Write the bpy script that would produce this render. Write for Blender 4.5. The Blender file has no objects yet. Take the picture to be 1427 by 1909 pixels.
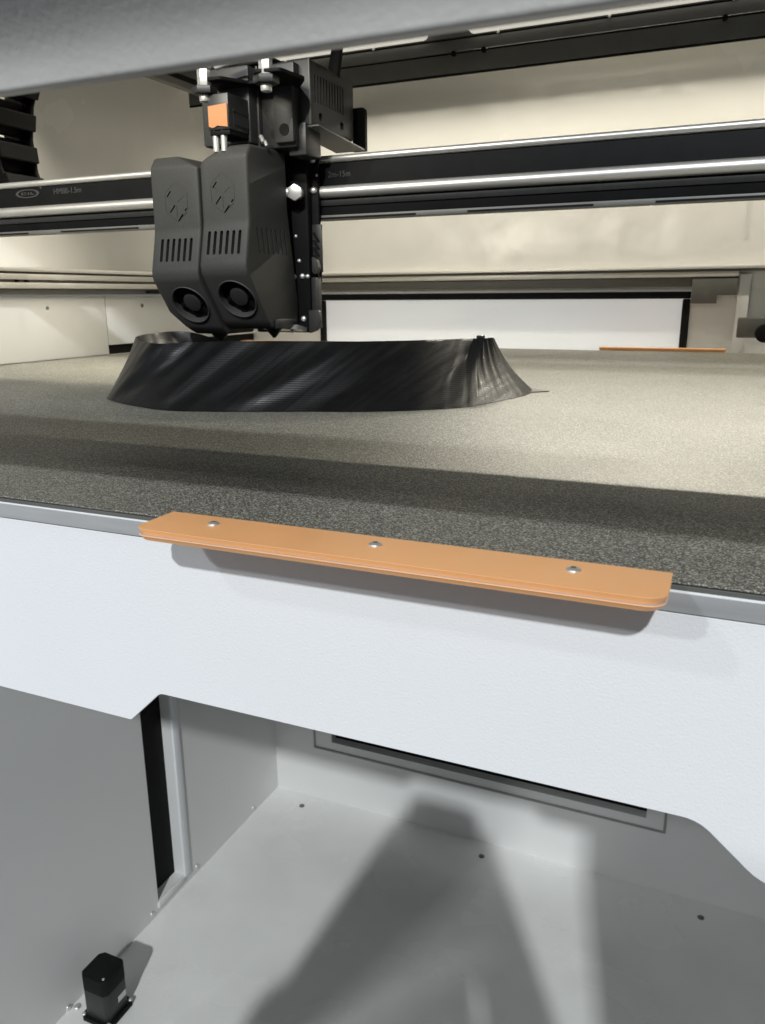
import bpy, bmesh, math, random
from mathutils import Vector, Matrix
random.seed(7)
scene = bpy.context.scene
C = scene.collection
PI = math.pi

# ---------------------------------------------------------------- camera
cam_d = bpy.data.cameras.new("camera")
cam = bpy.data.objects.new("camera", cam_d)
C.objects.link(cam)
cam.location = (0, 0, 0.08)
yaw, pitch, roll = math.radians(23.7787), math.radians(15.3837), math.radians(-0.4147)
cam.rotation_euler = (Matrix.Rotation(yaw, 3, 'Z') @ Matrix.Rotation(PI / 2 - pitch, 3, 'X') @ Matrix.Rotation(roll, 3, 'Z')).to_euler()
cam_d.sensor_fit = 'AUTO'
cam_d.sensor_width = 36
cam_d.lens = 1465.95 / 1909 * 36
cam_d.clip_start = 0.005
cam_d.clip_end = 60
cam_d.dof.use_dof = True
cam_d.dof.focus_distance = 0.40
cam_d.dof.aperture_fstop = 36
scene.camera = cam

# ---------------------------------------------------------------- world, lamps, exposure
w = bpy.data.worlds.new("World")
scene.world = w
w.use_nodes = True
w.node_tree.nodes["Background"].inputs[0].default_value = (0.86, 0.93, 1.0, 1)
w.node_tree.nodes["Background"].inputs[1].default_value = 0.26
scene.view_settings.view_transform = 'Standard'
scene.view_settings.look = 'None'
scene.view_settings.exposure = 0
scene.view_settings.gamma = 1


def area(name, loc, aim, sx, sy, power, col, spread=PI):
    d = bpy.data.lights.new(name, 'AREA')
    d.shape = 'RECTANGLE'
    d.size, d.size_y = sx, sy
    d.energy = power
    d.color = col
    d.spread = spread
    o = bpy.data.objects.new(name, d)
    C.objects.link(o)
    o.location = loc
    o.rotation_euler = (Vector(aim) - Vector(loc)).to_track_quat('-Z', 'Y').to_euler()
    return o


def room_lamp(name, d, dist, size, power, col):
    t = Vector((-0.10, 0.229, -0.03))
    return area(name, t - Vector(d) * dist, t, size, size, power, col)


COOL = (0.93, 0.97, 1.0)
WARM = (1.0, 0.93, 0.77)
room_lamp("room_lamp", (-0.27, 1, -0.73), 6.0, 0.17, 462, COOL)
room_lamp("room_lamp", (0.44, 1, -0.66), 5.5, 0.2, 92, COOL)
room_lamp("room_lamp", (0.80, 1, -1.05), 4.5, 0.3, 55, COOL)
# LED strips in the channels of the upper frame, with added fill lamps among them
area("led_or_fill", (0.10, 1.200, 0.390), (0.10, 0.25, 0.02), 0.96, 0.004, 2.45, WARM, 1.75)
area("led_or_fill", (-0.08, 1.206, 0.394), (-0.08, 1.225, 0.2), 1.36, 0.008, 2.15, WARM, 2.45)  # second rear lamp, added to light the back wall
area("led_or_fill", (-0.800, 0.75, 0.388), (-0.87, 0.75, 0.15), 0.006, 0.85, 2.0, WARM, 1.6)
area("led_or_fill", (-0.55, 0.33, 0.34), (-0.50, 0.75, 0.15), 0.5, 0.012, 0.30, WARM, 1.0)  # unseen fill lamp added to brighten the head and gantry fronts


# ---------------------------------------------------------------- materials
def mat(name, col, rough=0.5, metal=0.0, spec=0.5, noise=None, bump=None, mottled=None, coat=0, aniso=0):
    m = bpy.data.materials.new(name)
    m.use_nodes = True
    nt = m.node_tree
    b = nt.nodes["Principled BSDF"]
    b.inputs["Base Color"].default_value = (*col, 1)
    b.inputs["Roughness"].default_value = rough
    b.inputs["Metallic"].default_value = metal
    b.inputs["Specular IOR Level"].default_value = spec
    b.inputs["Coat Weight"].default_value = coat
    b.inputs["Anisotropic"].default_value = aniso
    tc = nt.nodes.new("ShaderNodeTexCoord")

    def nz(scale, detail=3, vec=(1, 1, 1)):
        mp = nt.nodes.new("ShaderNodeMapping")
        mp.inputs["Scale"].default_value = vec
        nt.links.new(tc.outputs["Object"], mp.inputs[0])
        n = nt.nodes.new("ShaderNodeTexNoise")
        n.inputs["Scale"].default_value = scale
        n.inputs["Detail"].default_value = detail
        nt.links.new(mp.outputs[0], n.inputs["Vector"])
        return n
    if noise:          # (scale, amount, vec): small tone variation of the colour itself
        sc, amt, vec = noise
        n = nz(sc, 4, vec)
        r = nt.nodes.new("ShaderNodeMapRange")
        r.inputs["From Min"].default_value = 0.3
        r.inputs["From Max"].default_value = 0.7
        r.inputs["To Min"].default_value = 1 - amt
        r.inputs["To Max"].default_value = 1 + amt
        nt.links.new(n.outputs["Fac"], r.inputs["Value"])
        mx = nt.nodes.new("ShaderNodeMix")
        mx.data_type = 'RGBA'
        mx.blend_type = 'MULTIPLY'
        mx.inputs["Factor"].default_value = 1
        mx.inputs["A"].default_value = (*col, 1)
        nt.links.new(r.outputs[0], mx.inputs["B"])
        nt.links.new(mx.outputs["Result"], b.inputs["Base Color"])
    if mottled:        # roughness variation (scale, lo, hi, vec)
        sc, lo, hi, vec = mottled
        n = nz(sc, 4, vec)
        r = nt.nodes.new("ShaderNodeMapRange")
        r.inputs["From Min"].default_value = 0.3
        r.inputs["From Max"].default_value = 0.7
        r.inputs["To Min"].default_value = lo
        r.inputs["To Max"].default_value = hi
        nt.links.new(n.outputs["Fac"], r.inputs["Value"])
        nt.links.new(r.outputs[0], b.inputs["Roughness"])
    prev = None
    for bp in (bump or []):   # list of (scale, strength, distance, vec)
        sc, st, di, vec = bp
        n = nz(sc, 2, vec)
        bn = nt.nodes.new("ShaderNodeBump")
        bn.inputs["Strength"].default_value = st
        bn.inputs["Distance"].default_value = di
        nt.links.new(n.outputs["Fac"], bn.inputs["Height"])
        if prev:
            nt.links.new(prev.outputs[0], bn.inputs["Normal"])
        prev = bn
    if prev:
        nt.links.new(prev.outputs[0], b.inputs["Normal"])
    return m


U = (1, 1, 1)
M = {}
M['white'] = mat('white_powder_coat', (0.80, 0.81, 0.82), 0.42, noise=(5, 0.02, U), bump=[(1100, 0.3, 0.0004, U)])
M['wall'] = mat('light_wall_paint', (0.74, 0.74, 0.72), 0.38, noise=(4, 0.03, U), mottled=(6, 0.30, 0.42, U), bump=[(600, 0.1, 0.0003, U)])
M['foil'] = mat('glossy_wall_lining', (0.76, 0.75, 0.72), 0.3, noise=(4, 0.03, U), mottled=(6, 0.16, 0.30, U), bump=[(5, 0.45, 0.02, (1.6, 1.6, 1)), (19, 0.2, 0.004, (1.5, 1.5, 1))])
M['floor'] = mat('floor_paint', (0.82, 0.82, 0.79), 0.3, noise=(5, 0.05, U), mottled=(7, 0.14, 0.34, U), bump=[(6, 0.45, 0.014, U), (700, 0.15, 0.0004, U)])
M['greybeam'] = mat('grey_beam_paint', (0.40, 0.395, 0.375), 0.42, noise=(30, 0.06, U), bump=[(700, 0.3, 0.0004, U)])
M['darkgrey'] = mat('dark_grey_paint', (0.13, 0.13, 0.12), 0.45, noise=(40, 0.08, U), bump=[(500, 0.2, 0.0004, U)])
M['bracket'] = mat('grey_bracket_paint', (0.11, 0.11, 0.10), 0.55, noise=(40, 0.08, U))
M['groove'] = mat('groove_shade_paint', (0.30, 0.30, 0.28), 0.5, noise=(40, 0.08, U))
M['black'] = mat('black_anodised', (0.006, 0.0062, 0.0065), 0.6, spec=0.12, noise=(60, 0.2, U), bump=[(900, 0.1, 0.0003, U)])
M['hole'] = mat('black_rubber_and_voids', (0.006, 0.006, 0.006), 0.75, spec=0.2, noise=(60, 0.2, U))  # also the darkness put inside slots, holes and gaps
M['cover'] = mat('dark_grey_plastic', (0.043, 0.043, 0.039), 0.6, spec=0.35, noise=(900, 0.18, U), bump=[(1800, 0.35, 0.0003, U)])
M['plate'] = mat('dark_plate', (0.022, 0.0225, 0.022), 0.42, noise=(200, 0.2, U), bump=[(900, 0.15, 0.0003, U)])
M['box'] = mat('charcoal_plastic', (0.03, 0.03, 0.028), 0.5, noise=(700, 0.15, U), bump=[(1500, 0.3, 0.0003, U)])
M['chrome'] = mat('polished_steel', (0.80, 0.78, 0.74), 0.4, 0.85, noise=(30, 0.05, (0.05, 1, 1)), mottled=(25, 0.36, 0.46, (0.1, 1, 1)))
M['steel'] = mat('brushed_steel', (0.74, 0.73, 0.70), 0.36, 0.7, noise=(300, 0.08, U))
M['alu'] = mat('milled_aluminium', (0.46, 0.465, 0.465), 0.36, 0.3, noise=(60, 0.10, (0.3, 1, 4)), mottled=(90, 0.26, 0.46, (0.3, 1, 3)))
M['railgrey'] = mat('anodised_rail', (0.62, 0.60, 0.55), 0.35, 0.3, noise=(40, 0.05, (1, 0.1, 1)))
M['railshade'] = mat('rail_groove_shade', (0.16, 0.155, 0.14), 0.5, 0.2, noise=(40, 0.08, U))  # darker tone for the shade in grooves, undersides and sockets
M['orange'] = mat('orange_plastic', (1.0, 0.50, 0.21), 0.34, noise=(25, 0.03, U), bump=[(120, 0.12, 0.0006, U)], mottled=(60, 0.28, 0.42, U))
M['label'] = mat('orange_label', (0.50, 0.22, 0.085), 0.5, noise=(60, 0.03, U))
M['pane'] = mat('pale_translucent_sheet', (0.80, 0.82, 0.84), 0.22, noise=(7, 0.05, (1, 1, 2)), mottled=(6, 0.15, 0.3, U))
M['bar'] = mat('pale_strip_cover', (0.85, 0.84, 0.79), 0.4, noise=(20, 0.03, U))
M['print'] = mat('black_filament', (0.007, 0.007, 0.007), 0.3, spec=0.24, noise=(80, 0.2, U), mottled=(40, 0.24, 0.42, (1, 1, 3)))
M['inkgrey'] = mat('grey_ink', (0.04, 0.04, 0.038), 0.6, noise=(600, 0.25, U))
M['tag'] = mat('pale_sticker', (0.60, 0.60, 0.57), 0.5, noise=(200, 0.05, U))
M['cablewhite'] = mat('white_tube', (0.80, 0.81, 0.82), 0.3, noise=(30, 0.03, U))
M['skin'] = mat('skin', (0.55, 0.36, 0.27), 0.5, noise=(40, 0.05, U))
M['cloth'] = mat('dark_cloth', (0.05, 0.055, 0.07), 0.9, noise=(90, 0.2, U))

# printed-part layers: fine horizontal lines as relief
nt = M['print'].node_tree
tc = nt.nodes.new("ShaderNodeTexCoord")
wv = nt.nodes.new("ShaderNodeTexWave")
wv.bands_direction = 'Z'
wv.inputs["Scale"].default_value = 260
wv.inputs["Distortion"].default_value = 0.4
bn = nt.nodes.new("ShaderNodeBump")
bn.inputs["Strength"].default_value = 0.12
bn.inputs["Distance"].default_value = 0.0004
nt.links.new(tc.outputs["Object"], wv.inputs["Vector"])
nt.links.new(wv.outputs["Fac"], bn.inputs["Height"])
mp = nt.nodes.new("ShaderNodeMapping")
mp.vector_type = 'TEXTURE'
mp.inputs["Rotation"].default_value = (0, math.radians(-48), 0)
mp.inputs["Scale"].default_value = (0.5, 0.3, 0.0065)
nt.links.new(tc.outputs["Object"], mp.inputs[0])
sn = nt.nodes.new("ShaderNodeTexNoise")
sn.inputs["Scale"].default_value = 1.6
sn.inputs["Detail"].default_value = 5
nt.links.new(mp.outputs[0], sn.inputs["Vector"])
rr_ = nt.nodes.new("ShaderNodeMapRange")
rr_.inputs["From Min"].default_value = 0.45
rr_.inputs["From Max"].default_value = 0.55
rr_.inputs["To Min"].default_value = 0.33
rr_.inputs["To Max"].default_value = 0.44
nt.links.new(sn.outputs["Fac"], rr_.inputs["Value"])
nt.links.new(rr_.outputs[0], nt.nodes["Principled BSDF"].inputs["Roughness"])
b2 = nt.nodes.new("ShaderNodeBump")
b2.inputs["Strength"].default_value = 0.05
b2.inputs["Distance"].default_value = 0.002
nt.links.new(sn.outputs["Fac"], b2.inputs["Height"])
nt.links.new(bn.outputs[0], b2.inputs["Normal"])
nt.links.new(b2.outputs[0], nt.nodes["Principled BSDF"].inputs["Normal"])


def bed_material():
    m = bpy.data.materials.new('textured_sheet')
    m.use_nodes = True
    nt = m.node_tree
    b = nt.nodes["Principled BSDF"]
    tc = nt.nodes.new("ShaderNodeTexCoord")
    n = nt.nodes.new("ShaderNodeTexNoise")
    n.inputs["Scale"].default_value = 1550
    n.inputs["Detail"].default_value = 2
    nt.links.new(tc.outputs["Object"], n.inputs["Vector"])
    cr = nt.nodes.new("ShaderNodeValToRGB")
    e = cr.color_ramp.elements
    e[0].position, e[0].color = 0.46, (0.075, 0.074, 0.066, 1)
    e[1].position, e[1].color = 0.70, (0.60, 0.58, 0.48, 1)
    nt.links.new(n.outputs["Fac"], cr.inputs["Fac"])
    n2 = nt.nodes.new("ShaderNodeTexNoise")
    n2.inputs["Scale"].default_value = 9
    n2.inputs["Detail"].default_value = 5
    nt.links.new(tc.outputs["Object"], n2.inputs["Vector"])
    r = nt.nodes.new("ShaderNodeMapRange")
    r.inputs["From Min"].default_value = 0.3
    r.inputs["From Max"].default_value = 0.7
    r.inputs["To Min"].default_value = 0.42
    r.inputs["To Max"].default_value = 0.52
    nt.links.new(n2.outputs["Fac"], r.inputs["Value"])
    nt.links.new(r.outputs[0], b.inputs["Roughness"])
    nt.links.new(cr.outputs["Color"], b.inputs["Base Color"])
    b.inputs["Specular IOR Level"].default_value = 0.5
    bn = nt.nodes.new("ShaderNodeBump")
    bn.inputs["Strength"].default_value = 0.5
    bn.inputs["Distance"].default_value = 0.0004
    nt.links.new(n.outputs["Fac"], bn.inputs["Height"])
    nt.links.new(bn.outputs[0], b.inputs["Normal"])
    return m


M['bed'] = bed_material()
for k_, v_ in (("Emission Color", (0.93, 0.96, 1.0, 1)), ("Emission Strength", 0.25)):     # glow added in place of light from behind the sheet
    M['pane'].node_tree.nodes["Principled BSDF"].inputs[k_].default_value = v_
for k_, v_ in (("Emission Color", (1.0, 0.95, 0.84, 1)), ("Emission Strength", 0.5)):  # faint glow added to brighten the pale strips
    M['bar'].node_tree.nodes["Principled BSDF"].inputs[k_].default_value = v_



# ---------------------------------------------------------------- mesh helpers (all take world coordinates)
def world_loc(o):
    v = Vector((0, 0, 0))
    while o:
        v += o.location
        o = o.parent
    return v


def obj(name, bm, m, parent=None, smooth=None, label=None):
    bmesh.ops.recalc_face_normals(bm, faces=bm.faces)
    if parent:
        bmesh.ops.translate(bm, verts=bm.verts, vec=-world_loc(parent))
    me = bpy.data.meshes.new(name)
    bm.to_mesh(me)
    bm.free()
    me.materials.append(M[m])
    if smooth is not None:
        me.polygons.foreach_set('use_smooth', [True] * len(me.polygons))
        me.set_sharp_from_angle(angle=math.radians(smooth))
    o = bpy.data.objects.new(name, me)
    C.objects.link(o)
    if parent:
        o.parent = parent
    if label:
        o['label'] = label
    return o


def thing(name, label, cat, loc, group=None):
    o = bpy.data.objects.new(name, None)
    C.objects.link(o)
    o.location = loc
    o.empty_display_size = 0.02
    o['label'] = label
    o['category'] = cat
    if group:
        o['group'] = group
    return o


def tag(o, label, cat, group=None):
    o['label'] = label
    o['category'] = cat
    if group:
        o['group'] = group
    return o


def struct(o):
    o['kind'] = 'structure'
    return o


def box(x0, x1, y0, y1, z0, z1, bev=0, seg=2, bm=None):
    own = bmesh.new()
    bmesh.ops.create_cube(own, size=1)
    for v in own.verts:
        v.co = Vector((x0 + (v.co.x + .5) * (x1 - x0), y0 + (v.co.y + .5) * (y1 - y0), z0 + (v.co.z + .5) * (z1 - z0)))
    if bev:
        bmesh.ops.bevel(own, geom=own.edges[:], offset=bev, segments=seg, profile=0.5, affect='EDGES')
    return join(bm, own)


def join(bm, own):
    if bm is None:
        return own
    me = bpy.data.meshes.new("tmp")
    own.to_mesh(me)
    own.free()
    bm.from_mesh(me)
    bpy.data.meshes.remove(me)
    return bm


AX = {'x': lambda a, b, c: Vector((c, a, b)), 'y': lambda a, b, c: Vector((a, c, b)), 'z': lambda a, b, c: Vector((a, b, c))}


def prism(pts, axis, c0, c1, bev=0, seg=2, bm=None):
    """polygon pts (in the two remaining axes, x-y-z order) extruded along axis from c0 to c1"""
    own = bmesh.new()
    f = AX[axis]
    lo = [own.verts.new(f(a, b, c0)) for a, b in pts]
    hi = [own.verts.new(f(a, b, c1)) for a, b in pts]
    own.faces.new(lo)
    own.faces.new(hi[::-1])
    n = len(pts)
    for i in range(n):
        own.faces.new((lo[i], lo[(i + 1) % n], hi[(i + 1) % n], hi[i]))
    bmesh.ops.recalc_face_normals(own, faces=own.faces)
    if bev:
        bmesh.ops.bevel(own, geom=own.edges[:], offset=bev, segments=seg, profile=0.5, affect='EDGES', clamp_overlap=True)
    return join(bm, own)


def cyl(p0, p1, r0, r1=None, n=20, bm=None, bev=0):
    r1 = r0 if r1 is None else r1
    own = bmesh.new()
    p0, p1 = Vector(p0), Vector(p1)
    d = p1 - p0
    mtx = Matrix.Translation((p0 + p1) / 2) @ d.to_track_quat('Z', 'Y').to_matrix().to_4x4()
    bmesh.ops.create_cone(own, cap_ends=True, segments=n, radius1=r0, radius2=r1, depth=d.length, matrix=mtx)
    if bev:
        es = [e for e in own.edges if any(len(f.verts) > 4 for f in e.link_faces)]
        bmesh.ops.bevel(own, geom=es, offset=bev, segments=2, profile=0.5, affect='EDGES')
    return join(bm, own)


def dome(p, d, r, h, n=16, bm=None):
    """screw head: short rim and a dome along direction d"""
    own = bmesh.new()
    rings = []
    for k in range(5):
        a = k / 4 * PI / 2
        rr, zz = r * math.cos(a), h * (0.25 + 0.75 * math.sin(a))
        if k == 4:
            rr = r * 0.12
        rings.append([own.verts.new((rr * math.cos(t * 2 * PI / n), rr * math.sin(t * 2 * PI / n), zz)) for t in range(n)])
    base = [own.verts.new((r * math.cos(t * 2 * PI / n), r * math.sin(t * 2 * PI / n), 0)) for t in range(n)]
    rings.insert(0, base)
    for a, b in zip(rings, rings[1:]):
        for i in range(n):
            own.faces.new((a[i], a[(i + 1) % n], b[(i + 1) % n], b[i]))
    own.faces.new(rings[-1])
    own.faces.new(base[::-1])
    mtx = Matrix.Translation(Vector(p)) @ Vector(d).to_track_quat('Z', 'Y').to_matrix().to_4x4()
    bmesh.ops.transform(own, matrix=mtx, verts=own.verts)
    return join(bm, own)


def tube(path, r, n=10, flat=1.0, bm=None):
    own = bmesh.new()
    rings = []
    P = [Vector(p) for p in path]
    for i, p in enumerate(P):
        t = (P[min(i + 1, len(P) - 1)] - P[max(i - 1, 0)]).normalized()
        q = t.to_track_quat('Z', 'Y')
        rings.append([own.verts.new(p + q @ Vector((r * math.cos(a), r * flat * math.sin(a), 0))) for a in [k * 2 * PI / n for k in range(n)]])
    for a, b in zip(rings, rings[1:]):
        for i in range(n):
            own.faces.new((a[i], a[(i + 1) % n], b[(i + 1) % n], b[i]))
    own.faces.new(rings[0][::-1])
    own.faces.new(rings[-1])
    return join(bm, own)


def holed(axis, c0, c1, ua, ub, va, vb, holes, bev=0):
    """slab between c0 and c1 on axis, spanning [ua,ub]x[va,vb], with rectangular holes (u0,u1,v0,v1)"""
    us = sorted(set([ua, ub] + [h[0] for h in holes] + [h[1] for h in holes]))
    vs = sorted(set([va, vb] + [h[2] for h in holes] + [h[3] for h in holes]))
    own = bmesh.new()
    f = AX[axis]
    V = {}

    def vert(i, j):
        if (i, j) not in V:
            V[(i, j)] = own.verts.new(f(us[i], vs[j], c0))
        return V[(i, j)]
    for i in range(len(us) - 1):
        for j in range(len(vs) - 1):
            cu, cv = (us[i] + us[i + 1]) / 2, (vs[j] + vs[j + 1]) / 2
            if any(h[0] < cu < h[1] and h[2] < cv < h[3] for h in holes):
                continue
            own.faces.new((vert(i, j), vert(i + 1, j), vert(i + 1, j + 1), vert(i, j + 1)))
    r = bmesh.ops.extrude_face_region(own, geom=own.faces[:])
    nv = [g for g in r['geom'] if isinstance(g, bmesh.types.BMVert)]
    bmesh.ops.translate(own, verts=nv, vec=f(0, 0, c1 - c0))
    bmesh.ops.recalc_face_normals(own, faces=own.faces)
    return own


def cut(o, cutter):
    """boolean-subtract bmesh `cutter` (world coordinates) from object o and bake it"""
    bmesh.ops.recalc_face_normals(cutter, faces=cutter.faces)
    bmesh.ops.translate(cutter, verts=cutter.verts, vec=-world_loc(o))
    me = bpy.data.meshes.new("cutter")
    cutter.to_mesh(me)
    cutter.free()
    co = bpy.data.objects.new("cutter", me)
    C.objects.link(co)
    co.location = world_loc(o)
    md = o.modifiers.new("cut", 'BOOLEAN')
    md.operation = 'DIFFERENCE'
    md.solver = 'EXACT'
    md.object = co
    md.use_self = True
    dg = bpy.context.evaluated_depsgraph_get()
    dg.update()
    new = bpy.data.meshes.new_from_object(o.evaluated_get(dg))
    o.modifiers.clear()
    old = o.data
    o.data = new
    bpy.data.meshes.remove(old)
    bpy.data.objects.remove(co)
    bpy.data.meshes.remove(me)
    return o


def arc(cx, cy, r, a0, a1, n):
    return [(cx + r * math.cos(math.radians(a0 + (a1 - a0) * i / n)), cy + r * math.sin(math.radians(a0 + (a1 - a0) * i / n))) for i in range(n + 1)]


def rrect(x0, x1, y0, y1, r, n=5):
    return arc(x0 + r, y0 + r, r, 180, 270, n) + arc(x1 - r, y0 + r, r, 270, 360, n) + arc(x1 - r, y1 - r, r, 0, 90, n) + arc(x0 + r, y1 - r, r, 90, 180, n)


XL, XR, YB, ZF = -0.831, 0.66, 1.30, -0.97
# ================================================================ setting: the printer's chamber
floor = struct(obj('floor', box(XL, XR, 0.235, YB, ZF - 0.02, ZF), 'floor'))
for x in (-0.748, -0.35, 0.046, 0.44):
    obj('screw', dome((x, 1.259, ZF), (0, 0, 1), 0.0055, 0.003), 'darkgrey', floor, 40)
obj('screw', dome((-0.822, 0.690, ZF), (0, 0, 1), 0.0055, 0.004), 'steel', floor, 40)

wl = struct(obj('wall_left', holed('x', XL - 0.02, XL, 0.235, YB, ZF, 0.0, [(0.895, 0.966, -0.945, -0.42)]), 'wall'))
obj('slot', holed('x', XL - 0.09, XL - 0.0205, 0.88, 0.98, -0.96, -0.40, []), 'hole', wl)
obj('slot_lip', box(XL - 0.012, XL + 0.004, 0.9665, 0.984, -0.951, -0.42, 0.0015), 'white', wl, 40)
obj('slot_sill', prism([(0.893, -0.947), (0.968, -0.947), (0.968, -0.958), (0.893, -0.958)], 'x', XL - 0.01, XL + 0.003, 0.001), 'wall', wl, 40)
for y, z in ((0.877, -0.957), (1.005, -0.956), (1.20, -0.958), (0.682, -0.966)):
    obj('screw', dome((XL, y, z), (1, 0, 0), 0.005, 0.003), 'steel', wl, 40)
# bed-level wall sheets with their seam, and the upper wall set back behind the rail
p = obj('wall_sheet', box(XL - 0.016, XL + 0.001, 0.235, 0.905, 0.0005, 0.083, 0.001), 'wall', wl, 40)
cut(p, cyl((XL - 0.005, 0.799, 0.067), (XL + 0.02, 0.799, 0.067), 0.0028, n=14))
obj('hole_plug', cyl((XL - 0.008, 0.799, 0.067), (XL - 0.0035, 0.799, 0.067), 0.0027, n=14), 'hole', p)
p = obj('wall_sheet', box(XL - 0.016, XL + 0.0, 0.908, YB, 0.0135, 0.083, 0.001), 'wall', wl, 40)
obj('screw', dome((XL, 0.985, 0.068), (1, 0, 0), 0.003, 0.0015), 'darkgrey', p, 40)
obj('slot', box(XL - 0.03, XL - 0.006, 0.902, YB, -0.002, 0.0135), 'hole', wl)
XU = XL - 0.035


def upper_profile():
    # upper skin: nearly flat, with an inward fold shaped to catch light near the top
    pts = []
    for i in range(25):
        t = i / 24
        z = 0.084 + t * 0.476
        off = 0.0008 * math.sin(z * 60) + 0.5 * max(0, z - 0.392) ** 1.2 * 1.6
        pts.append((z, off))
    return pts


def skin(axis):
    bm = bmesh.new()
    rows = []
    for z, off in upper_profile():
        if axis == 'x':
            a, b = Vector((XU + off, 0.20, z)), Vector((XU + off, YB + 0.02, z))
        else:
            a, b = Vector((XU - 0.02, YB - off, z)), Vector((XR, YB - off, z))
        rows.append([bm.verts.new(a + (b - a) * k / 30) for k in range(31)])
    for r0, r1 in zip(rows, rows[1:]):
        for k in range(30):
            bm.faces.new((r0[k], r0[k + 1], r1[k + 1], r1[k]))
    r = bmesh.ops.extrude_face_region(bm, geom=bm.faces[:])
    nv = [g for g in r['geom'] if isinstance(g, bmesh.types.BMVert)]
    bmesh.ops.translate(bm, verts=nv, vec=(-0.012, 0, 0) if axis == 'x' else (0, 0.012, 0))
    return bm


obj('upper_skin', skin('x'), 'foil', wl, 50)

wb = struct(obj('wall_back', holed('y', YB, YB + 0.02, XL - 0.02, XR, ZF, 0.084, [(-0.692, -0.0667, -0.06, 0.0835), (-0.694, -0.060, -0.827, -0.70)]), 'wall'))
obj('upper_skin', skin('y'), 'foil', wb, 50)
obj('flange', box(XL, XR, 1.1950, YB - 0.0005, -0.017, -0.014), 'wall', wb)  # hidden strip added to stop lamp light leaking down behind the bed
obj('wall_seam', box(-0.0006, 0.0010, YB - 0.0015, YB + 0.002, 0.155, 0.31), 'wall', wb)
obj('slot', box(-0.71, -0.045, YB + 0.021, YB + 0.05, -0.84, -0.69), 'hole', wb)
# pressed outline around the lower slot: four thin channel strips
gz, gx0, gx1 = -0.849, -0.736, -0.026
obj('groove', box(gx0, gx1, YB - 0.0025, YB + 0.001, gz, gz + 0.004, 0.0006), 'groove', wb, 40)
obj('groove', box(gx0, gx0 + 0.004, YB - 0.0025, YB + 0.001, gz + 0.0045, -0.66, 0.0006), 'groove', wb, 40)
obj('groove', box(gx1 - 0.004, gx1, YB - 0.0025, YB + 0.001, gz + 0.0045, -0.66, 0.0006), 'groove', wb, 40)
obj('rib', box(-0.0035, 0.012, YB - 0.012, YB - 0.0002, -0.02, 0.106, 0.001), 'wall', wb, 40)
struct(obj('wall_right', box(XR, XR + 0.02, 0.235, YB + 0.02, ZF, 0.56), 'wall'))
struct(obj('ceiling', box(XU - 0.02, XR + 0.02, 0.14, YB + 0.02, 0.561, 0.58), 'darkgrey'))

# ================================================================ window in the back wall
win = thing('window', 'wide pale back window with a black rubber frame, behind the print bed', 'window', (-0.38, YB, -0.06))
fx0, fx1, fz0, fz1, ft = -0.6915, -0.0672, -0.0595, 0.083, 0.0105
yf0, yf1 = YB - 0.006, YB + 0.012
obj('frame', box(fx0, fx1, yf0, yf1, fz1 - ft, fz1, 0.002), 'hole', win, 40)
obj('frame', box(fx0, fx0 + ft, yf0, yf1, fz0 + ft, fz1 - ft - .0003, 0.002), 'hole', win, 40)
obj('frame', box(fx1 - ft, fx1, yf0, yf1, fz0 + ft, fz1 - ft - .0003, 0.002), 'hole', win, 40)
obj('frame', box(fx0, fx1, yf0, yf1, fz0, fz0 + ft - .0003, 0.002), 'hole', win, 40)
obj('pane', box(fx0 + 0.004, fx1 - 0.004, YB + 0.001, YB + 0.006, fz0 + 0.004, fz1 - 0.004), 'pane', win)

shadow_plate = thing('bracket', 'dark grey stepped plate added for a shadow above the right end of the back window', 'bracket', (-0.03, YB, 0.07))
obj('plate', prism([(-0.066, 0.0655), (-0.0305, 0.0655), (-0.0305, 0.0775), (-0.0042, 0.0775), (-0.0042, 0.1015), (-0.066, 0.1015)], 'y', YB - 0.019, YB - 0.0132, 0.001), 'bracket', shadow_plate, 40)  # dark plate put where only the rail's shadow falls
pb = thing('pulley_bracket', 'small grey block with a black round pulley at the right edge, behind the bed', 'bracket', (0.02, 1.27, 0.02))
obj('block', box(0.0005, 0.06, 1.262, 1.28, 0.018, 0.046, 0.002), 'bracket', pb, 40)
obj('pulley', cyl((0.037, 1.245, 0.025), (0.037, 1.2618, 0.025), 0.0125, n=28, bev=0.0015), 'hole', pb, 40)

# ================================================================ rails on the walls
rl = thing('side_rail', 'pale grooved rail with a bright top edge running along the left chamber wall', 'rail', (XL, 0.75, 0.084))


def wall_rail(root, axis):
    # section heights: underside darkened as shade, pale faces, dark grooves, highlight as a bright top edge
    parts = [('rail_face', 'railshade', 0.0845, 0.0915, 0.020), ('rail_face', 'railgrey', 0.0917, 0.0990, 0.026), ('groove', 'railshade', 0.0991, 0.1022, 0.021),
             ('rail_face', 'railgrey', 0.1023, 0.1095, 0.026), ('groove', 'railshade', 0.1096, 0.1118, 0.021), ('top_edge', 'chrome', 0.1119, 0.1170, 0.028)]
    for nm, mt, z0, z1, dp in parts:
        if axis == 'y':
            b = box(XU + 0.004, XL - 0.012 + dp, 0.24, YB - 0.03, z0, z1, 0.0010)
        else:
            b = box(XL + 0.018, -0.004, YB + 0.004 - dp, YB - 0.001, z0, z1, 0.0010)
        obj(nm, b, mt, root, 40)


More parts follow.
